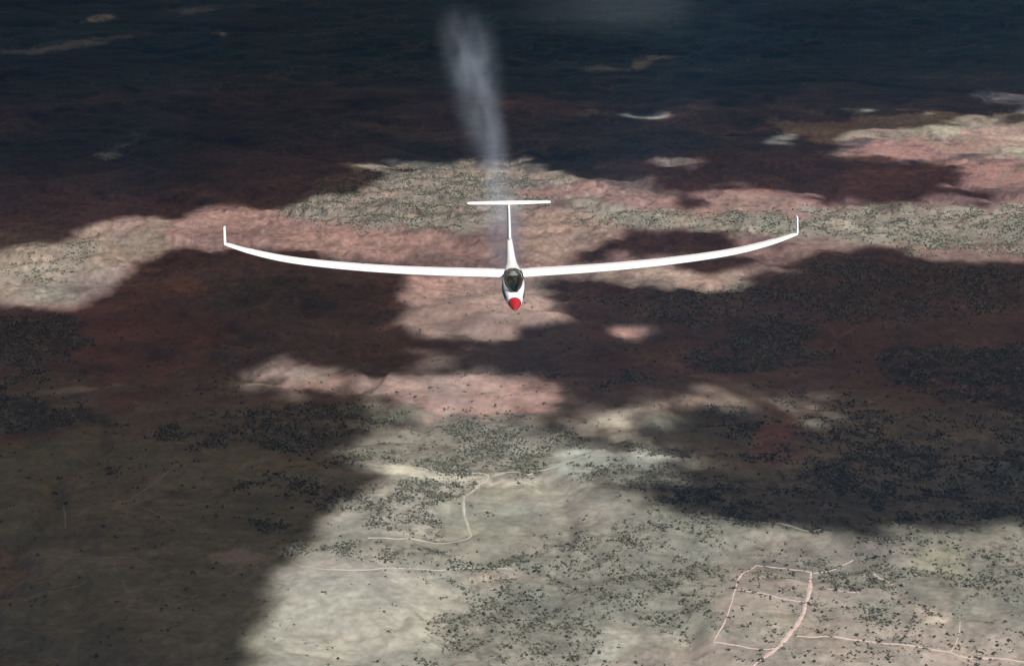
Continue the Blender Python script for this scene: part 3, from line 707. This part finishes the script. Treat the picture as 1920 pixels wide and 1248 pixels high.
# ------------------------------------------------------------------ the glider
white = mat('white_gelcoat', (.82, .82, .81), .28, Coat_Weight=.4, Coat_Roughness=.1)
red = mat('red_paint', (.30, .008, .016), .38, Coat_Weight=.4, Coat_Roughness=.1)
dkgrey = mat('dark_trim', (.03, .034, .034), .6)
seatm = varied(mat('seat_fabric', (.06, .07, .068), .9), 30, .8, 1.2)
glass = bpy.data.materials.new('canopy_glass'); glass.use_nodes = True
g = glass.node_tree.nodes; gl = glass.node_tree.links
tr = g.new('ShaderNodeBsdfTransparent'); tr.inputs[0].default_value = (.46, .53, .52, 1)
gs = g.new('ShaderNodeBsdfGlossy'); gs.inputs['Roughness'].default_value = .03
lw = g.new('ShaderNodeLayerWeight'); lw.inputs[0].default_value = .5
pwn = g.new('ShaderNodeMath'); pwn.operation = 'POWER'; pwn.inputs[1].default_value = 4
fr = g.new('ShaderNodeMath'); fr.operation = 'MULTIPLY_ADD'; fr.inputs[1].default_value = .6; fr.inputs[2].default_value = .05
gl.new(lw.outputs['Facing'], pwn.inputs[0]); gl.new(pwn.outputs[0], fr.inputs[0])
ms = g.new('ShaderNodeMixShader')
gl.new(fr.outputs[0], ms.inputs[0]); gl.new(tr.outputs[0], ms.inputs[1]); gl.new(gs.outputs[0], ms.inputs[2])
gl.new(ms.outputs[0], g['Material Output'].inputs[0])

SPD = 49.5
dirw = ray(961, 509).normalized()
GL = Vector((0, 0, CAM_H)) + dirw * SPD
glider = bpy.data.objects.new('glider', None); col.objects.link(glider)
glider.location = GL
glider.rotation_euler = Euler((R(-1.3), R(-.72), R(1.4)), 'XYZ')
# local axes: +Y towards the tail, nose at -Y, Z up; origin at the wing root on the centre line
tag(glider, 'white glider with long upswept wings, T tail and red nose flying towards the camera', 'glider')

def part(name, bm, m, parent, smooth=True, bevel=0):
    bmesh.ops.recalc_face_normals(bm, faces=bm.faces[:])
    me_ = bpy.data.meshes.new(name); bm.to_mesh(me_); bm.free()
    for mm in (m if isinstance(m, list) else [m]): me_.materials.append(mm)
    o = bpy.data.objects.new(name, me_); col.objects.link(o); o.parent = parent
    if smooth:
        for p in me_.polygons: p.use_smooth = True
    return o

def loft(bm, rings, cap=True, closed=True):
    vs = [[bm.verts.new(p) for p in r_] for r_ in rings]
    n_ = len(vs[0])
    for a, b_ in zip(vs[:-1], vs[1:]):
        for k in range(n_ if closed else n_ - 1):
            bm.faces.new((a[k], a[(k + 1) % n_], b_[(k + 1) % n_], b_[k]))
    if cap:
        bm.faces.new(vs[0]); bm.faces.new(vs[-1])
    return vs

# fuselage stations: y, half width, z centre, half height up, half height down
ST = [(-2.50, .014, -.395, .014, .014), (-2.46, .04, -.39, .035, .03), (-2.38, .08, -.372, .07, .055), (-2.22, .135, -.335, .125, .09), (-2.02, .19, -.295, .185, .135), (-1.75, .245, -.255, .245, .185),
      (-1.4, .282, -.23, .29, .225), (-1.0, .30, -.22, .31, .262), (-.5, .30, -.21, .33, .265), (0, .278, -.20, .32, .25), (.4, .235, -.175, .28, .215), (.8, .185, -.135, .22, .17), (1.2, .148, -.095, .165, .135),
      (1.8, .118, -.05, .125, .11), (2.6, .10, -.01, .105, .097), (3.4, .083, .025, .088, .083), (4.1, .066, .05, .072, .068), (4.42, .03, .06, .045, .045)]
def st_at(y):
    ys = [s[0] for s in ST]
    return [float(np.interp(y, ys, [s[k] for s in ST])) for k in range(1, 5)]
def ring(y, n_=40, a0=0, a1=2 * math.pi, grow=1.0, closed=True):
    w_, zc, up, dn = st_at(y)
    out = []
    for k in range(n_):
        a = a0 + (a1 - a0) * k / (n_ if closed else n_ - 1)
        x, z = math.cos(a), math.sin(a)
        e = .88
        X = math.copysign(abs(x) ** e, x) * w_ * grow; Z = math.copysign(abs(z) ** e, z) * (up if z > 0 else dn) * grow
        out.append(Vector((X, y, zc + Z)))
    return out
# cockpit opening: from y0 (front) to y1 (back), above the sill
CY0, CY1 = -1.92, -.30
def sill(y):
    """half angle (from the top) covered by the canopy at station y"""
    t_ = (y - CY0) / (CY1 - CY0)
    if t_ <= 0 or t_ >= 1: return 0.0
    return R(45 + 13 * t_) * min(1, (math.sin(math.pi * min(1, t_ * 1.02)) ** .34))
ysall = np.unique(np.concatenate([np.linspace(-2.50, -2.38, 6), np.linspace(-2.36, .6, 190), np.linspace(.6, 4.42, 40), [CY0, CY1]]))
NOSE_Y = -2.12
bm = bmesh.new()
loft_y = [y for y in ysall if y >= NOSE_Y] ; loft_y = sorted(set(loft_y + [CY0 + d for d in (.002, .006, .012, .02, .03, .045, .06)] + [CY1 - d for d in (.002, .006, .012, .02, .03, .045, .06)]))
NR = 160
rows_ = []
for y in loft_y:
    sa = sill(y) if CY0 < y < CY1 else 0.0
    rows_.append([bm.verts.new(p) for p in ring(y, 61, math.pi / 2 + sa, 2.5 * math.pi - sa, closed=False)])
for a, b_ in zip(rows_[:-1], rows_[1:]):
    for k in range(60):
        bm.faces.new((a[k], a[k + 1], b_[k + 1], b_[k]))
bm.faces.new(rows_[-1][:-1])
bmesh.ops.remove_doubles(bm, verts=bm.verts[:], dist=.0004)
fus = part('fuselage', bm, white, glider)
bm = bmesh.new()
loft(bm, [ring(y, NR) for y in ysall if y <= NOSE_Y] + [ring(NOSE_Y, NR)])
nose = part('nose_cone', bm, red, glider)
bm = bmesh.new()                                  # little total-pressure probe on the nose tip
loft(bm, [[Vector((math.cos(a) * r_, y, -.395 + math.sin(a) * r_)) for a in [k * math.pi / 4 for k in range(8)]] for y, r_ in ((-2.60, .006), (-2.55, .009), (-2.48, .012))])
part('probe', bm, dkgrey, nose)

# canopy glass with its frame
def canopy_ring(y, s_, n_=25, grow=1.0, bulge=0.0):
    w_, zc, up, dn = st_at(y)
    out = []
    for k in range(n_):
        a = math.pi / 2 + s_ - 2 * s_ * k / (n_ - 1)
        x, z = math.cos(a), math.sin(a); e = .88
        t_ = (y - CY0) / (CY1 - CY0)
        b_ = bulge * max(0, math.sin(math.pi * t_) ** .7) * max(0, z)
        out.append(Vector((math.copysign(abs(x) ** e, x) * w_ * grow, y, zc + math.copysign(abs(z) ** e, z) * (up if z > 0 else dn) * grow + b_)))
    return out
cys = np.concatenate([np.linspace(CY0 + .004, CY0 + .2, 10), np.linspace(CY0 + .24, CY1 - .24, 24), np.linspace(CY1 - .2, CY1 - .004, 10)])
bm = bmesh.new()
loft(bm, [canopy_ring(y, sill(y) + .02, 25, 1.004, .20) for y in cys], cap=False, closed=False)
canopy = part('canopy', bm, glass, glider)
bm = bmesh.new()
def tube(bm, pts, r_, n_=6, flat=1.0):
    rings = []
    for i, p in enumerate(pts):
        d = (pts[min(i + 1, len(pts) - 1)] - pts[max(i - 1, 0)]).normalized()
        s_ = d.cross(Vector((0, 0, 1)))
        s_ = s_.normalized() if s_.length > .05 else Vector((1, 0, 0))
        t_ = s_.cross(d)
        rings.append([p + (s_ * math.cos(k * 2 * math.pi / n_) + t_ * math.sin(k * 2 * math.pi / n_) * flat) * r_ for k in range(n_)])
    loft(bm, rings)
edgeL = [canopy_ring(y, sill(y) + .03, 25, 1.008, .20)[0] for y in cys]
edgeR = [canopy_ring(y, sill(y) + .03, 25, 1.008, .20)[-1] for y in cys]
tube(bm, edgeL, .022, 8); tube(bm, edgeR, .022, 8)
part('canopy_frame', bm, dkgrey, canopy)
bm = bmesh.new()
yb = -.47
tube(bm, canopy_ring(yb, sill(yb), 25, 1.0, .19), .02, 8)
part('canopy_bow', bm, mat('frame_grey', (.32, .35, .34), .5), canopy)

# cockpit inside: tub, seat, panel
bm = bmesh.new()
loft(bm, [ring(y, 40, math.pi - .1, 2 * math.pi + .1, .93, closed=False) for y in np.linspace(-2.0, -.30, 20)], cap=False, closed=False)
bm.faces.new([bm.verts.new(p) for p in ring(-.30, 30, 0, 2 * math.pi, .95)])
part('cockpit_tub', bm, mat('tub_green_grey', (.05, .065, .06), .8), glider)
bm = bmesh.new()
sp_ = [(-.42, .06), (-.46, -.06), (-.62, -.28), (-.80, -.40), (-1.05, -.42), (-1.30, -.36)]
loft(bm, [[Vector((-.19, y, z)), Vector((-.12, y + .01, z - .03)), Vector((.12, y + .01, z - .03)), Vector((.19, y, z)), Vector((.19, y + .05, z - .04)), Vector((-.19, y + .05, z - .04))] for y, z in sp_])
part('seat', bm, seatm, glider)
bm = bmesh.new()
loft(bm, [[Vector((math.cos(a) * .105, y, .10 + math.sin(a) * .085)) for a in [k * math.pi / 8 for k in range(16)]] for y in (-.42, -.36)])
part('headrest', bm, mat('headrest_pale', (.42, .46, .45), .8), glider)
bm = bmesh.new()
loft(bm, [[Vector((.17 * x, y, z * s_ - .21)) for x, z in ((-1, -.17), (-1, .05), (-.72, .14), (0, .165), (.72, .14), (1, .05), (1, -.17))] for y, s_ in ((-1.72, .85), (-1.60, 1.0))])
panel = part('instrument_panel', bm, dkgrey, glider, smooth=False)
for k, (x, z) in enumerate(((-.09, -.0), (0, .02), (.09, -.0), (-.05, -.08), (.05, -.08))):
    bm = bmesh.new()
    bmesh.ops.create_cone(bm, cap_ends=True, segments=16, radius1=.034, radius2=.034, depth=.012, matrix=Matrix.Translation((x, -1.59, z - .11)) @ Matrix.Rotation(math.pi / 2, 4, 'X'))
    part('gauge', bm, mat('gauge_face', (.3, .32, .32), .4) if k == 0 else bpy.data.materials['gauge_face'], panel)

# wing: span stations s, rise z, chord c, sweep of the leading edge y
WING_DROP = .10
WS = [(0, 0, .98, -.30), (.3, .012, .97, -.30), (1.9, .065, .92, -.285), (2.8, .11, .88, -.27), (3.8, .18, .84, -.25), (4.7, .265, .79, -.225), (5.5, .36, .74, -.195), (6.1, .46, .69, -.165), (6.6, .575, .61, -.11), (7.0, .68, .52, -.05), (7.3, .78, .43, .02), (7.46, .83, .36, .07)]
def airfoil(n_=13):
    pts = []
    for k in range(n_):
        x = .5 * (1 + math.cos(math.pi * k / (n_ - 1)))
        t_ = .145 * 5 * .2 * (1.4845 * math.sqrt(x) - .63 * x - 1.758 * x * x + 1.4215 * x ** 3 - .5075 * x ** 4)
        pts.append((x, t_ * 1.3 + .012 * math.sin(math.pi * x)))
    for k in range(1, n_ - 1):
        x = .5 * (1 - math.cos(math.pi * k / (n_ - 1)))
        t_ = .145 * 5 * .2 * (1.4845 * math.sqrt(x) - .63 * x - 1.758 * x * x + 1.4215 * x ** 3 - .5075 * x ** 4)
        pts.append((x, -t_ * .8 + .012 * math.sin(math.pi * x)))
    return pts
AF = airfoil()
def w_at(s_):
    ss = [w_[0] for w_ in WS]
    v = [float(np.interp(s_, ss, [w_[k] for w_ in WS])) for k in (1, 2, 3)]
    v[0] -= WING_DROP * (1 - s_ / 7.46)
    return v
seam = mat('control_gap', (.35, .36, .36), .6)
for side in (-1, 1):
    bm = bmesh.new()
    rings = []
    for s_ in np.concatenate([np.linspace(.16, 6, 30), np.linspace(6.1, 7.46, 18)]):
        # smooth the rise with a small average
        z = sum(w_at(max(0, min(7.46, s_ + d)))[0] for d in (-.25, -.12, 0, .12, .25)) / 5 if s_ < 7.2 else w_at(s_)[0]
        _, c_, y0 = w_at(s_)
        inc = R(1.0)
        rings.append([Vector((side * s_, y0 + x * c_, z + t_ * c_ + (1 - x) * c_ * math.sin(inc))) for x, t_ in AF])
    loft(bm, rings)
    wing = part('wing', bm, white, glider); wing.scale = (1.013, 1, 1)
    # winglet: blends up from the tip
    bm = bmesh.new()
    rings = []
    for u_, dx, dz, c_, dy in ((0, 0, 0, .36, 0), (.1, .015, .012, .35, .01), (.25, .028, .05, .33, .03), (.45, .03, .14, .30, .06), (.7, .03, .28, .27, .10), (.93, .03, .43, .235, .14), (1, .03, .462, .19, .17)):
        ang = min(1, u_ / .3) * R(89)
        nx, nz = -math.sin(ang), math.cos(ang)
        rings.append([Vector((side * (7.46 + dx + nx * t_ * c_ * 1.3), .07 + dy + x * c_, .83 + dz + nz * t_ * c_)) for x, t_ in AF])
    loft(bm, rings)
    part('winglet', bm, white, wing)
    # aileron and flap: thin proud skins along the trailing edge
    for nm, sa, sb in (('flap', .45, 3.9), ('aileron', 3.95, 6.9)):
        bm = bmesh.new()
        rings = []
        for s_ in np.linspace(sa, sb, 14):
            z = sum(w_at(max(0, min(7.46, s_ + d)))[0] for d in (-.25, -.12, 0, .12, .25)) / 5
            _, c_, y0 = w_at(s_)
            rr_ = []
            for x, t_ in ((.80, None), (.9, None), (.995, None)):
                tt = float(np.interp(x, [p[0] for p in AF[:13]][::-1], [p[1] for p in AF[:13]][::-1]))
                rr_.append(Vector((side * s_, y0 + x * c_, z + tt * c_ + (1 - x) * c_ * math.sin(R(1)) + .004)))
            for x in (.995, .80):
                tt = float(np.interp(x, [p[0] for p in AF[:13]][::-1], [p[1] for p in AF[:13]][::-1]))
                rr_.append(Vector((side * s_, y0 + x * c_, z + tt * c_ + (1 - x) * c_ * math.sin(R(1)) - .003)))
            rings.append(rr_)
        loft(bm, rings)
        part(nm, bm, white, wing, smooth=False)

# fin, rudder, tailplane
def fin_rings(zs, x0, x1, thick=.12):
    out = []
    for z in zs:
        t_ = (z - .04) / 1.0
        le, te = 3.22 + .42 * t_ ** 1.1, 4.40 + .02 * t_
        c_ = te - le
        out.append([Vector((th_ * c_ * thick / .145, le + x * c_, z)) for x, th_ in [(max(x0, min(x1, q[0])), q[1]) for q in AFS]])
    return out
AFS = [(x, abs(t_) * .8 if k < 13 else -abs(t_) * .8) for k, (x, t_) in enumerate([(p[0], max(0.0015, abs(p[1] - .012 * math.sin(math.pi * p[0])) / (1.3 if k < 13 else .8))) for k, p in enumerate(AF)])]
bm = bmesh.new(); loft(bm, fin_rings(np.linspace(.02, 1.02, 12), 0, .68)); fin = part('fin', bm, white, glider)
bm = bmesh.new(); loft(bm, [[v + Vector((0, .006, 0)) for v in r_] for r_ in fin_rings(np.linspace(.06, .99, 12), .685, 1)]); part('rudder', bm, white, fin)
def tail_rings(x0, x1, dz=0):
    out = []
    for s_ in np.concatenate([np.linspace(-1.19, -1.0, 6), np.linspace(-.9, .9, 9), np.linspace(1.0, 1.19, 6)]):
        a = abs(s_) / 1.19
        c_ = .50 - .17 * a - (.10 * max(0, (a - .9) / .1) ** 2)
        y0 = 3.66 + .11 * a + (.06 * max(0, (a - .9) / .1) ** 2)
        out.append([Vector((s_, y0 + x * c_, 1.05 + t_ * c_ * 1.15 + dz)) for x, t_ in [(max(x0, min(x1, q[0])), q[1]) for q in AFS]])
    return out
bm = bmesh.new(); loft(bm, tail_rings(0, .72)); tp = part('tailplane', bm, white, glider)
bm = bmesh.new(); loft(bm, [[v + Vector((0, .005, 0)) for v in r_] for r_ in tail_rings(.725, 1)]); part('elevator', bm, white, tp)

# dark reflections laid on the fuselage sides as grey skins, under the canopy sill
for side in (-1, 1):
    bm = bmesh.new()
    rings = []
    for y in np.linspace(-1.90, -.75, 16):
        f_ = (y + 1.90) / 1.15
        hi = R(20) - R(4) * f_; lo_ = R(-14) * min(1, .2 + 1.5 * f_) * (1 - .4 * f_)
        r_ = []
        for k in range(6):
            a = lo_ + (hi - lo_) * k / 5
            w_, zc, up, dn = st_at(y)
            x, z = math.cos(a), math.sin(a)
            r_.append(Vector((side * abs(x) ** .88 * w_ * 1.008, y, zc + math.copysign(abs(z) ** .88, z) * (up if z > 0 else dn) * 1.008)))
        rings.append(r_)
    loft(bm, rings, cap=False, closed=False)
    part('side_reflection', bm, mat('reflection_grey', (.07, .085, .085), .5) if side < 0 else bpy.data.materials['reflection_grey'], fus)
# main wheel half sunk in the belly
bm = bmesh.new()
bmesh.ops.create_cone(bm, cap_ends=True, segments=28, radius1=.16, radius2=.16, depth=.10, matrix=Matrix.Translation((0, -.55, -.40)) @ Matrix.Rotation(math.pi / 2, 4, 'Y'))
part('wheel', bm, dkgrey, glider, smooth=False)

# ------------------------------------------------------------------ the pilot
shirt = varied(mat('pilot_shirt', (.035, .045, .045), .9), 20, .8, 1.2)
skin = mat('skin', (.42, .25, .18), .6)
pilot = bpy.data.meshes.new('person')
nodes_ = [((0, -.72, -.33), .13), ((0, -.60, -.20), .13), ((0, -.50, -.04), .145), ((0, -.46, .04), .065), ((0, -.475, .10), .055),
          ((0, -.50, .155), .092), ((0, -.505, .20), .085), ((0, -.595, .145), .018), ((0, -.575, .105), .035),
          ((-.17, -.52, -.03), .06), ((-.215, -.68, -.16), .048), ((-.13, -.95, -.17), .034), ((-.09, -1.03, -.16), .030),
          ((.17, -.52, -.03), .06), ((.215, -.68, -.16), .048), ((.12, -.93, -.20), .034), ((.06, -1.01, -.19), .030),
          ((-.10, -.80, -.34), .09), ((-.13, -1.18, -.22), .065), ((-.10, -1.55, -.33), .045), ((-.10, -1.66, -.28), .035),
          ((.10, -.80, -.34), .09), ((.13, -1.18, -.22), .065), ((.10, -1.55, -.33), .045), ((.10, -1.66, -.28), .035)]
edges_ = [(0, 1), (1, 2), (2, 3), (3, 4), (4, 5), (5, 6), (5, 7), (5, 8), (2, 9), (9, 10), (10, 11), (11, 12), (2, 13), (13, 14), (14, 15), (15, 16), (0, 17), (17, 18), (18, 19), (19, 20), (0, 21), (21, 22), (22, 23), (23, 24)]
for hand, sx in ((12, -1), (16, 1)):           # five fingers curled round the stick or resting on the knee
    hx, hy, hz = nodes_[hand][0]
    for k in range(4):
        a = len(nodes_)
        ox = (k - 1.5) * .018
        ln = (.030, .036, .034, .026)[k]
        nodes_ += [((hx + ox, hy - .035, hz + .012), .009), ((hx + ox, hy - .035 - ln, hz), .008), ((hx + ox, hy - .03 - ln, hz - ln), .007)]
        edges_ += [(hand, a), (a, a + 1), (a + 1, a + 2)]
    a = len(nodes_)
    nodes_ += [((hx - sx * .035, hy - .01, hz + .005), .010), ((hx - sx * .05, hy - .04, hz - .008), .008)]
    edges_ += [(hand, a), (a, a + 1)]
pilot.from_pydata([p[0] for p in nodes_], edges_, [])
po = bpy.data.objects.new('person', pilot); col.objects.link(po)
sk = po.modifiers.new('Skin', 'SKIN')
for i, p in enumerate(nodes_):
    pilot.skin_vertices[0].data[i].radius = (p[1], p[1])
pilot.skin_vertices[0].data[0].use_root = True
ss_ = po.modifiers.new('Sub', 'SUBSURF'); ss_.levels = ss_.render_levels = 1
dg = bpy.context.evaluated_depsgraph_get(); dg.update()
baked = bpy.data.meshes.new_from_object(po.evaluated_get(dg))
po.modifiers.clear(); po.data = baked
baked.materials.clear(); baked.materials.append(skin)
for p in baked.polygons: p.use_smooth = True
MG = Matrix.Translation(glider.location) @ glider.rotation_euler.to_matrix().to_4x4()
po.matrix_world = MG @ Matrix.Translation((0, -.19, -.085)) @ Matrix.Scale(.92, 4)
tag(po, 'pilot in a dark shirt and pale sun hat seated inside the canopy of the glider', 'person')
def garment(name, pred, grow, m):
    bm = bmesh.new(); bm.from_mesh(baked)
    bm.normal_update()
    kill = [f for f in bm.faces if not pred(f.calc_center_median())]
    bmesh.ops.delete(bm, geom=kill, context='FACES')
    for v in bm.verts: v.co += v.normal * grow
    return part(name, bm, m, po)
garment('shirt', lambda c_: c_.y > -.86 and c_.z < .045 and not (c_.y < -.72 and abs(c_.x) < .16 and c_.z < -.22), .012, shirt)
garment('trousers', lambda c_: c_.z < -.10 and ((c_.y < -.70 and c_.z < -.13 and c_.y > -1.52 and (c_.z < -.2 or c_.y < -1.08))), .010, mat('trousers', (.05, .055, .065), .9))
bm = bmesh.new()
loft(bm, [[Vector((math.cos(a) * r_, -.50 + math.sin(a) * r_ * 1.1, z)) for a in [k * math.pi / 12 for k in range(24)]] for r_, z in ((.15, .185), (.152, .19), (.098, .205), (.09, .25), (.06, .272), (.01, .278))])
part('sun_hat', bm, mat('hat_cloth', (.60, .62, .58), .9), po)
bm = bmesh.new()
for sx in (-.035, .035):
    bmesh.ops.create_uvsphere(bm, u_segments=10, v_segments=6, radius=.026, matrix=Matrix.Translation((sx, -.588, .162)) @ Matrix.Diagonal((1, .4, .8, 1)))
bmesh.ops.create_cube(bm, size=1, matrix=Matrix.Translation((0, -.594, .168)) @ Matrix.Diagonal((.03, .006, .006, 1)))
part('sunglasses', bm, dkgrey, po)

# ------------------------------------------------------------------ water mist trailing behind the glider
def mist(name, p0, p1, r0, r1, dens, seed, label, rise=.12, fall=.55, colr=(.78, .86, 1.0), nscale=1.0):
    """a tapering stream along local +Y whose density thins out towards its skin and its far end"""
    d = p1 - p0; L = d.length
    bm = bmesh.new()
    loft(bm, [[Vector((math.cos(a) * (r0 + (r1 - r0) * t_) * 1.02, t_ * L, math.sin(a) * (r0 + (r1 - r0) * t_) * 1.02)) for a in [k * math.pi / 14 for k in range(28)]] for t_ in np.linspace(0, 1, 9)])
    bmesh.ops.recalc_face_normals(bm, faces=bm.faces[:])
    me_ = bpy.data.meshes.new(name); bm.to_mesh(me_); bm.free()
    o = bpy.data.objects.new(name, me_); col.objects.link(o)
    o.location = p0; o.rotation_euler = d.to_track_quat('Y', 'Z').to_euler()
    m = bpy.data.materials.new(name); m.use_nodes = True
    n = m.node_tree.nodes; l = m.node_tree.links
    n.remove(n['Principled BSDF'])
    pv = n.new('ShaderNodeVolumePrincipled')
    pv.inputs['Color'].default_value = (*colr, 1); pv.inputs['Anisotropy'].default_value = 0.0
    l.new(pv.outputs[0], n['Material Output'].inputs['Volume'])
    def M(op, a, b_=None, c_=None, clamp=False):
        q = n.new('ShaderNodeMath'); q.operation = op; q.use_clamp = clamp
        for k, v in enumerate((a, b_, c_)):
            if v is None: continue
            if isinstance(v, (int, float)): q.inputs[k].default_value = v
            else: l.new(v, q.inputs[k])
        return q.outputs[0]
    tc = n.new('ShaderNodeTexCoord'); sx = n.new('ShaderNodeSeparateXYZ'); l.new(tc.outputs['Object'], sx.inputs[0])
    t_ = M('DIVIDE', sx.outputs[1], L)
    rad = M('SQRT', M('ADD', M('MULTIPLY', sx.outputs[0], sx.outputs[0]), M('MULTIPLY', sx.outputs[2], sx.outputs[2])))
    Rt = M('MULTIPLY_ADD', t_, r1 - r0, r0)
    q = M('SUBTRACT', 1, M('DIVIDE', rad, Rt), clamp=True)
    core = M('POWER', q, 2.0)
    mp = n.new('ShaderNodeMapping'); mp.inputs['Scale'].default_value = (1.1 * nscale, .10 * nscale, 1.1 * nscale); mp.inputs['Location'].default_value = (seed, seed * 2, 0)
    l.new(tc.outputs['Object'], mp.inputs[0])
    no = n.new('ShaderNodeTexNoise'); no.inputs['Scale'].default_value = 1.0; no.inputs['Detail'].default_value = 3
    l.new(mp.outputs[0], no.inputs['Vector'])
    nn = M('MULTIPLY_ADD', no.outputs[0], 4.2, -1.35, clamp=False); nn = M('MAXIMUM', nn, .08)
    ein = M('DIVIDE', t_, rise, clamp=True)
    eout = M('POWER', M('DIVIDE', M('SUBTRACT', 1, t_), fall, clamp=True), 1.2)
    thin = M('DIVIDE', r0, Rt)
    dd = M('MULTIPLY', M('MULTIPLY', core, nn), M('MULTIPLY', M('MULTIPLY', ein, eout), M('MULTIPLY', thin, dens)))
    l.new(dd, pv.inputs['Density'])
    me_.materials.append(m)
    m.cycles.volume_step_rate = 1.0
    tag(o, label, 'mist', kind='stuff')
    return o
camp = Vector((0, 0, CAM_H))
def at(px, py, d): return camp + ray(px, py).normalized() * d
mist('water_mist', at(948, 470, 52), at(894, 22, 116), .55, 1.6, .155, 3.0, 'grey stream of water mist trailing far behind the glider tail')
mist('water_mist', at(915, 330, 66), at(850, 15, 112), .9, 1.9, .12, 9.0, 'fainter veil of drifting mist left of the main water stream', .5, .5)
mist('water_mist', at(951, 508, 50.2), at(938, 330, 64), .75, 1.3, .25, 5.0, 'pale mist spreading around the tail boom behind the wing roots', .1, .7)
c0 = ray(1150, -30); k0 = (700 - CAM_H) / c0.z
mist('cloud_wisp', camp + ray(960, 8) * (k0 * .9), camp + ray(1400, 8) * (k0 * .9), 120, 190, .0016, 2.0, 'faint grey wisp of low cloud at the top edge right of the mist stream', .6, .6, (.8, .9, 1.0), .006)

# ------------------------------------------------------------------ haze
bm = bmesh.new()
zb, zt = float(GZ.min()) - 2, CAM_H + 12
x1_, y0_, y1_ = float(np.abs(GX).max()) + 50, float(Yr[0]) - 50, float(Yr[-1]) + 50
bmesh.ops.create_cube(bm, size=1, matrix=Matrix.Translation((0, (y0_ + y1_) / 2, (zb + zt) / 2)) @ Matrix.Diagonal((2 * x1_, y1_ - y0_, zt - zb, 1)))
me_ = bpy.data.meshes.new('haze'); bm.to_mesh(me_); bm.free()
hz = bpy.data.objects.new('haze', me_); col.objects.link(hz); tag(hz, kind='stuff')
hm = bpy.data.materials.new('haze'); hm.use_nodes = True
n = hm.node_tree.nodes; n.remove(n['Principled BSDF'])
pv = n.new('ShaderNodeVolumePrincipled'); pv.inputs['Color'].default_value = (.10, .48, 1.0, 1); pv.inputs['Density'].default_value = 0.75e-5
hm.node_tree.links.new(pv.outputs[0], n['Material Output'].inputs['Volume'])
me_.materials.append(hm)
